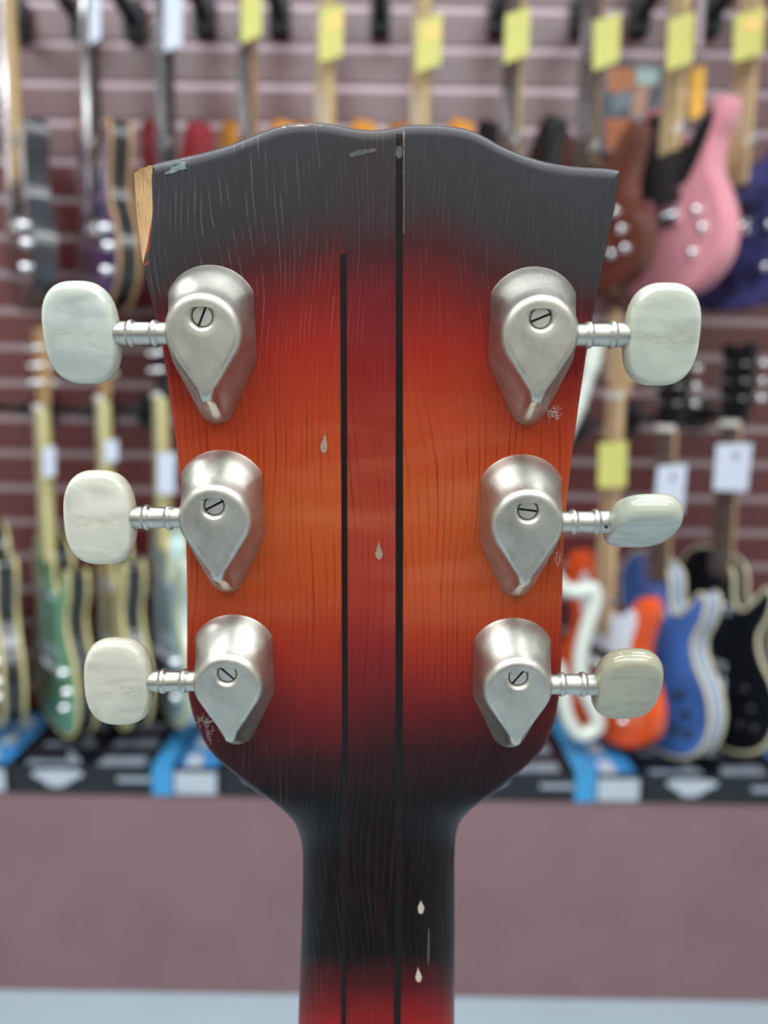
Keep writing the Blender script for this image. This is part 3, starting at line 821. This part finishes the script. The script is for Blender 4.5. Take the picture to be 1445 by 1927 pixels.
U = [  # upper row
    ('strat', 62, 585, 56, 'charcoal electric guitar with maple neck, first from the left in the upper row', G_GREY, G_GREY, M_TANW, M_MAPLE, {}),
    ('strat', 205, 590, 56, 'violet electric guitar with tan edge and dark fretboard, left of the broken headstock corner', G_VIOLET, G_BLACK, M_ROSE, M_DARKW, dict(bind=M_TANW)),
    ('strat', 338, 590, 52, 'crimson electric guitar with white tag, its body behind the left headstock corner', G_RED, G_RED, M_DARKW, M_DARKW, {}),
    ('strat', 488, 590, 54, 'amber electric guitar with leftmost yellow tag, mostly behind the headstock crest', G_AMBER, G_AMBER, M_ROSE, M_TANW, {}),
    ('strat', 628, 590, 56, 'amber electric guitar with maple neck above the left headstock crest', G_AMBER, G_AMBER, M_MAPLE, M_MAPLE, {}),
    ('strat', 800, 590, 60, 'amber electric guitar with maple neck above the right headstock crest', G_AMBER, G_AMBER, M_MAPLE, M_MAPLE, {}),
    ('strat', 965, 585, 64, 'dark electric guitar with grey fretboard and tan neck side, right of the headstock crest', G_BLACK, G_BLACK, M_ROSE, M_MAPLE, {}),
    ('strat', 1105, 562, 60, 'brown burst electric guitar with chrome knobs beside the right headstock edge', G_BROWN, G_BROWN, M_ROSE, M_TANW, dict(knobs=4, tall=0.9)),
    ('tele', 1262, 560, 70, 'pink electric guitar with black pickguard and maple neck', G_PINK, G_PINK, M_MAPLE, M_MAPLE, dict(guard=M_BLACKP, hw=M_CHROME)),
    ('strat', 1385, 585, 66, 'blue purple quilted electric guitar cut off by the right frame edge', G_PURPLE, G_PURPLE, M_PALEM, M_MAPLE, {}),
]
for shp, x, yb, psi, lab, fr, sd_, bd, nk, kw in U:
    hung(shp, x, yb, psi, 1.67, lab, fr, sd_, bd, nk, head=None, **kw)
L = [  # lower row
    ('single', 12, 1345, 57, 'black electric guitar with cream edges cut off by the left frame edge, lower row', G_BLACK, G_BLACK, M_CREAM, M_TANW, dict(bind=M_CREAM, headm=M_TANW, head='split')),
    ('single', 124, 1365, 51, 'seafoam green electric guitar with cream edges, lower row left', G_GREEN, G_BLACK, M_CREAM, M_CREAM, dict(bind=M_CREAM, headm=M_TANW, head='split')),
    ('single', 232, 1350, 57, 'cream and black electric guitar behind the bottom left tuner button', G_CREAMB, G_BLACK, M_CREAM, M_CREAM, dict(bind=M_CREAM, headm=M_TANW, head='split')),
    ('single', 334, 1345, 60, 'pale blue electric guitar just left of the headstock, lower row', G_PALEB, G_PALEB, M_CREAM, M_CREAM, dict(bind=M_CREAM, headm=M_BLACKP, head='split')),
    ('strat', 1138, 1385, 66, 'orange electric guitar with white pickguard and maple neck', G_ORANGE, G_ORANGE, M_PALEM, M_PALEM, dict(guard=M_WHITEP, headm=M_PALEM, pickups=3)),
    ('single', 1232, 1400, 66, 'blue single cut electric guitar with cream binding, right of the orange guitar', G_BLUE, G_BLUES, M_ROSE, M_PALEM, dict(bind=M_BIND, headm=M_BLACKP, head='split', knobm=M_BLACKP, knobs=4, hw=M_CHROME)),
    ('single', 1345, 1392, 66, 'black single cut electric guitar with cream binding at the right frame edge', G_BLACK, G_BLACK, M_ROSE, M_PALEM, dict(bind=M_BIND, headm=M_BLACKP, head='split', knobm=M_BLACKP, knobs=4)),
]
for i, (shp, x, yb, psi, lab, fr, sd_, bd, nk, kw) in enumerate(L):
    hung(shp, x, yb, psi, 1.67, lab, fr, sd_, bd, nk, **kw)

# white frame guitar between the headstock and the orange one
YFm = 1.60
b0 = W(1085, 1385, YFm)
t = thing('travel_guitar', 'white open frame guitar between the headstock and the orange guitar', 'guitar', b0)
def wl(px, py, Y=YFm): return W(px, py, Y)-b0
pth = catmull([tuple(wl(*p)) for p in [(1004, 1062), (1040, 1080), (1060, 1106), (1088, 1112), (1116, 1108), (1120, 1135), (1104, 1180), (1092, 1235), (1096, 1290), (1118, 1335), (1124, 1368), (1090, 1382), (1066, 1345), (1058, 1290), (1048, 1250)]], 5, closed=False)
bm = bmesh.new(); tube(bm, pth, 0.0165, 12); finish(bm, 'frame', G_IVORY, t)
bm = bmesh.new(); tube(bm, [tuple(wl(1000, 1060)), tuple(wl(1026, 900)), tuple(wl(1086, 772))], [0.015, 0.013, 0.014], 10); finish(bm, 'neck', G_IVORY, t)
bm = bmesh.new(); tube(bm, catmull([tuple(wl(*p)) for p in [(1088, 772), (1098, 735), (1110, 695), (1118, 655), (1116, 630)]], 4, closed=False), [0.014]*8+[0.019]*9, 10); finish(bm, 'headstock', G_IVORY, t)

# ------------------------------------------------------------------ tags, poster, hooks
M_YEL = mat('yellow_tag', srgb(190, 186, 100), 0.6, noise=0.05, nscale=20); M_WTAG = mat('white_tag', srgb(192, 199, 214), 0.6)
M_AMB = mat('amber_tag', srgb(226, 170, 40), 0.5); M_INK = mat('tag_print', srgb(120, 90, 90), 0.7); M_ORP = mat('tag_orange_print', srgb(232, 190, 110), 0.6)
def quad_board(name, q, Y, m, th=0.002, parent=None, root=None):
    pts = [W(x, y, Y) for x, y in q]; c = sum(pts, Vector())/4
    if root is not None: c = root
    bm = bmesh.new(); a = [bm.verts.new(p-c) for p in pts]; b = [bm.verts.new(p-c+Vector((0, th, 0))) for p in pts]
    bm.faces.new(a); bm.faces.new(b[::-1])
    for i in range(4): bm.faces.new((a[i], b[i], b[(i+1) % 4], a[(i+1) % 4]))
    o = finish(bm, name, m, parent, smooth=False)
    if parent is None: o.location = c
    return o, c
YT = 1.605
tags = [([(168, -14), (189, -14), (189, 72), (168, 84)], M_WTAG, 'narrow white price tag on the second neck from the left, top row', 0),
        ([(309, -14), (343, -14), (343, 84), (309, 98)], M_WTAG, 'white price tag on the dark neck above the broken corner', 0),
        ([(454, -14), (493, -14), (492, 66), (454, 82)], M_YEL, 'yellow price tag leftmost of those along the top', 0),
        ([(604, 16), (647, 6), (645, 105), (601, 117)], M_YEL, 'yellow price tag on the maple neck above the left crest', 1),
        ([(786, 40), (832, 24), (830, 120), (783, 137)], M_YEL, 'yellow price tag on the maple neck above the right crest', 1),
        ([(951, 28), (998, 12), (995, 102), (948, 120)], M_YEL, 'yellow price tag on the grey neck right of the crest', 0),
        ([(1117, 40), (1168, 24), (1165, 115), (1116, 133)], M_YEL, 'yellow price tag on the brown burst guitar neck', 0),
        ([(1258, 38), (1308, 22), (1303, 118), (1255, 132)], M_YEL, 'yellow price tag on the pink guitar neck', 0),
        ([(1382, 30), (1440, 12), (1435, 100), (1380, 118)], M_YEL, 'yellow price tag on the blue purple guitar neck', 1),
        ([(1127, 835), (1181, 831), (1178, 917), (1125, 917)], M_YEL, 'yellow price tag on the orange guitar neck, lower row', 0),
        ([(1238, 877), (1293, 874), (1284, 966), (1230, 968)], M_WTAG, 'white price tag on the blue guitar neck', 2),
        ([(1349, 836), (1416, 834), (1406, 925), (1342, 922)], M_WTAG, 'white price tag on the black guitar neck at right', 2),
        ([(80, 842), (104, 840), (104, 896), (80, 898)], M_WTAG, 'white price tag on the seafoam guitar neck', 0),
        ([(196, 828), (222, 828), (222, 868), (196, 870)], M_WTAG, 'white price tag on the cream guitar neck', 0),
        ([(296, 852), (330, 852), (328, 930), (296, 930)], M_WTAG, 'white price tag on the pale blue guitar neck', 0)]
for q, m_, lab, pr in tags:
    o, c = quad_board('price_tag', q, YT, m_); tag(o, lab, 'tag', 'price tags on the guitar necks')
    if pr:
        xs = [p[0] for p in q]; ys = [p[1] for p in q]; x0, x1, y0, y1 = min(xs), max(xs), min(ys), max(ys); w_, h_ = x1-x0, y1-y0
        if pr == 1: qq = [(x0+.35*w_, y0+.25*h_), (x0+.9*w_, y0+.18*h_), (x0+.9*w_, y0+.4*h_), (x0+.35*w_, y0+.46*h_)]
        else: qq = [(x0+.5*w_, y0+.2*h_), (x0+.65*w_, y0+.2*h_), (x0+.65*w_, y0+.32*h_), (x0+.5*w_, y0+.32*h_)]
        quad_board('print', qq, YT-0.0008, M_ORP if pr == 1 else M_INK, 0.0006, parent=o, root=c)
o, c = quad_board('price_tag', [(1300, 130), (1328, 122), (1323, 214), (1298, 226)], 1.66, M_AMB); tag(o, 'amber tag hanging just right of the pink guitar neck', 'tag')
o, c = quad_board('display_strip', [(1314, -20), (1328, -20), (1322, 90), (1309, 90)], 1.6, mat('grey_strip', srgb(150, 130, 136), 0.5), 0.006); tag(o, 'grey narrow strip hanging beside the pink guitar tag', 'strip')

pb = W(1182, 203, 1.862)
po, pc = quad_board('poster', [(1108, 118), (1256, 122), (1254, 292), (1106, 288)], 1.862, mat('poster_paper', srgb(78, 84, 98), 0.45, noise=0.4, nscale=30), 0.003)
tag(po, 'colourful poster on the slatted wall between the brown and pink guitars', 'poster')
for q, c_ in (([(1142, 126), (1196, 128), (1194, 178), (1142, 172)], (190, 120, 80)), ([(1198, 126), (1240, 130), (1236, 160), (1196, 158)], (170, 196, 190)),
              ([(1150, 182), (1185, 165), (1190, 200), (1155, 214)], (120, 140, 150)), ([(1192, 168), (1226, 150), (1212, 215), (1186, 222)], (196, 150, 128)),
              ([(1196, 216), (1220, 222), (1216, 256), (1200, 250)], (60, 180, 178)), ([(1208, 252), (1250, 240), (1246, 284), (1212, 282)], (170, 186, 200)),
              ([(1140, 222), (1190, 224), (1190, 286), (1140, 284)], (196, 116, 76))):
    quad_board('printed_shape', q, 1.861, mat('poster_ink', srgb(*c_), 0.5, noise=0.15, nscale=40), 0.0008, parent=po, root=pc)

bm = bmesh.new()
M_HOOK = mat('black_hook', srgb(26, 34, 38), 0.5)
def hook(px, py, lab, Y=1.80, w_=0.022, h_=0.035):
    c = W(px, py, Y); bm = bmesh.new()
    box(bm, -w_, w_, 0.05, YW-Y, -h_, h_*1.1)
    box(bm, -w_*.5, w_*.5, -0.06, 0.06, -0.012, 0.012)
    for sg in (-1, 1): tube(bm, [(0, -0.05, 0), (sg*.026, -0.07, 0.004), (sg*.027, -0.12, .008)], 0.007, 8)
    o = finish(bm, 'wall_hook', M_HOOK); o.location = c
    tag(o, lab, 'hook', 'black guitar hooks on the slatted wall')
for px, nm in ((8, 'first'), (132, 'second'), (235, 'third'), (372, 'fourth'), (518, 'fifth'), (715, 'sixth'), (946, 'seventh'), (1108, 'eighth'), (1222, 'ninth'), (1360, 'tenth')):
    hook(px, 14 if px < 300 else 4, 'black guitar hook at the top edge, %s from the left' % nm)
for px, py, nm in ((60, 770, 'beside the seafoam guitar neck'), (176, 775, 'left of the cream guitar neck'), (264, 775, 'left of the pale blue guitar neck'),
                   (1098, 800, 'below the white guitar headstock'), (1200, 788, 'right of the orange guitar headstock'), (1335, 780, 'between the two black headstocks')):
    hook(px, py, 'black guitar hook '+nm)

# ------------------------------------------------------------------ string cases on the plinth
HT_ = CAM_H-0.760
M_CASE = mat('black_case', srgb(22, 25, 31), 0.4); M_STR = mat('blue_stripe', srgb(62, 148, 202), 0.45); M_LOGO = mat('white_print', srgb(178, 188, 198), 0.5)
M_PKB = mat('blue_packet', srgb(58, 128, 186), 0.35, noise=0.35, nscale=20); M_PKK = mat('black_packet', srgb(26, 29, 36), 0.3); M_PKG = mat('grey_print', srgb(128, 136, 148), 0.4, noise=0.3, nscale=25)
x_of = lambda px: W(px, 1478, YF).x
PW = x_of(1110)-x_of(712)
ordn = ['first', 'second', 'third', 'fourth', 'fifth']
for k in range(-1, 4):
    off = x_of(20+398*k) if True else 0
    ox = x_of(20)+PW*k
    if ox+PW < -0.85 or ox > 0.85: continue
    sc = PW/398.0
    X = lambda px: (px-20)*sc
    t = thing('string_case', 'black display case of guitar strings, %s from the left along the plinth' % ordn[k+1], 'case', (ox, YF, HS), 0, 'string cases along the plinth')
    bm = bmesh.new(); hh = HT_-HS; dd = 0.29; wd = PW-0.004
    box(bm, 0, wd, 0, dd, 0, hh*0.45)
    for a, b in ((0, 0.004), (wd-0.004, wd)): box(bm, a, b, 0, dd, hh*0.45, hh)
    box(bm, 0.004, wd-0.004, 0, 0.005, hh*0.45, hh); box(bm, 0.004, wd-0.004, dd-0.005, dd, hh*0.45, hh)
    finish(bm, 'tray', M_CASE, t, smooth=False)
    # front print
    def flat(name, pts, m_):
        bm = bmesh.new(); prism(bm, pts, -0.0009, 0.0004); return finish(bm, name, m_, t, smooth=False)
    zz = lambda f_: hh*f_
    flat('logo', [(p.x, p.y) for p in catmull([(X(62), zz(.66)), (X(70), zz(.82)), (X(110), zz(.86)), (X(148), zz(.82)), (X(157), zz(.68)), (X(140), zz(.52)), (X(120), zz(.28)), (X(95), zz(.26)), (X(78), zz(.5))], 4)], M_LOGO)
    flat('print', [(X(222), zz(.46)), (X(284), zz(.46)), (X(284), zz(.64)), (X(222), zz(.64))], mat('grey_white_print', srgb(150, 160, 172), 0.5))
    bm = bmesh.new(); box(bm, X(287), X(326), -0.001, 0.0005, 0, hh+.001); box(bm, X(287), X(326), -0.001, dd-.01, hh, hh+0.0015)
    finish(bm, 'stripe', M_STR, t, smooth=False)
    flat('label', [(X(330), zz(.06)), (X(408), zz(.06)), (X(408), zz(.84)), (X(330), zz(.84))], M_LOGO)
    # packets lying in the tray
    for ci, (xa, xb, kind) in enumerate(((28, 150, 'k'), (160, 282, 'g'), (332, 410, 'b'))):
        for r in range(3):
            y0 = 0.012+r*0.088
            s_ = bpy.data.objects.new('string_packet', None); S.collection.objects.link(s_)
            wpk = X(xb)-X(xa)
            bm = bmesh.new(); box(bm, -wpk/2, wpk/2, 0, 0.082, -0.003, 0.003)
            o = finish(bm, 'string_packet', M_PKB if kind == 'b' else M_PKK, smooth=False); bpy.data.objects.remove(s_)
            o.location = (ox+(X(xa)+X(xb))/2, YF+y0, HS+hh*.45+0.014+0.003); o.rotation_euler = (math.radians(10), 0, math.radians(random.uniform(-2, 2)))
            tag(o, '%s string packet, %s row from the front, %s column of the %s case' % ({'k': 'black chevron', 'g': 'black and grey', 'b': 'blue'}[kind], ordn[r], ordn[ci], ordn[k+1]), 'packet', 'string packets in the cases')
            bm = bmesh.new()
            if kind == 'b': prism(bm, [(-wpk*.35, .01), (wpk*.05, .01), (wpk*.0, .06), (-wpk*.35, .06)], 0, .0004); m_ = M_LOGO
            elif kind == 'k': prism(bm, [(-wpk*.42, .008), (-wpk*.05, .008), (wpk*.42, -.0), (wpk*.42, .03), (wpk*.1, .075), (wpk*.2, .03), (-wpk*.42, .03)], 0, .0004); m_ = M_PKG
            else: prism(bm, [(-wpk*.4, .015), (wpk*.35, .01), (wpk*.35, .05), (-wpk*.3, .045)], 0, .0004); m_ = M_PKG
            bmesh.ops.rotate(bm, verts=bm.verts, cent=(0, 0, 0), matrix=Matrix.Rotation(-PI/2, 3, 'X'))
            for v in bm.verts: v.co.y = -v.co.y if v.co.y < 0 else v.co.y; v.co.z = 0.0032+(0.0004 if abs(v.co.z) < 0.0002 else 0)
            finish(bm, 'print', m_, o, smooth=False)
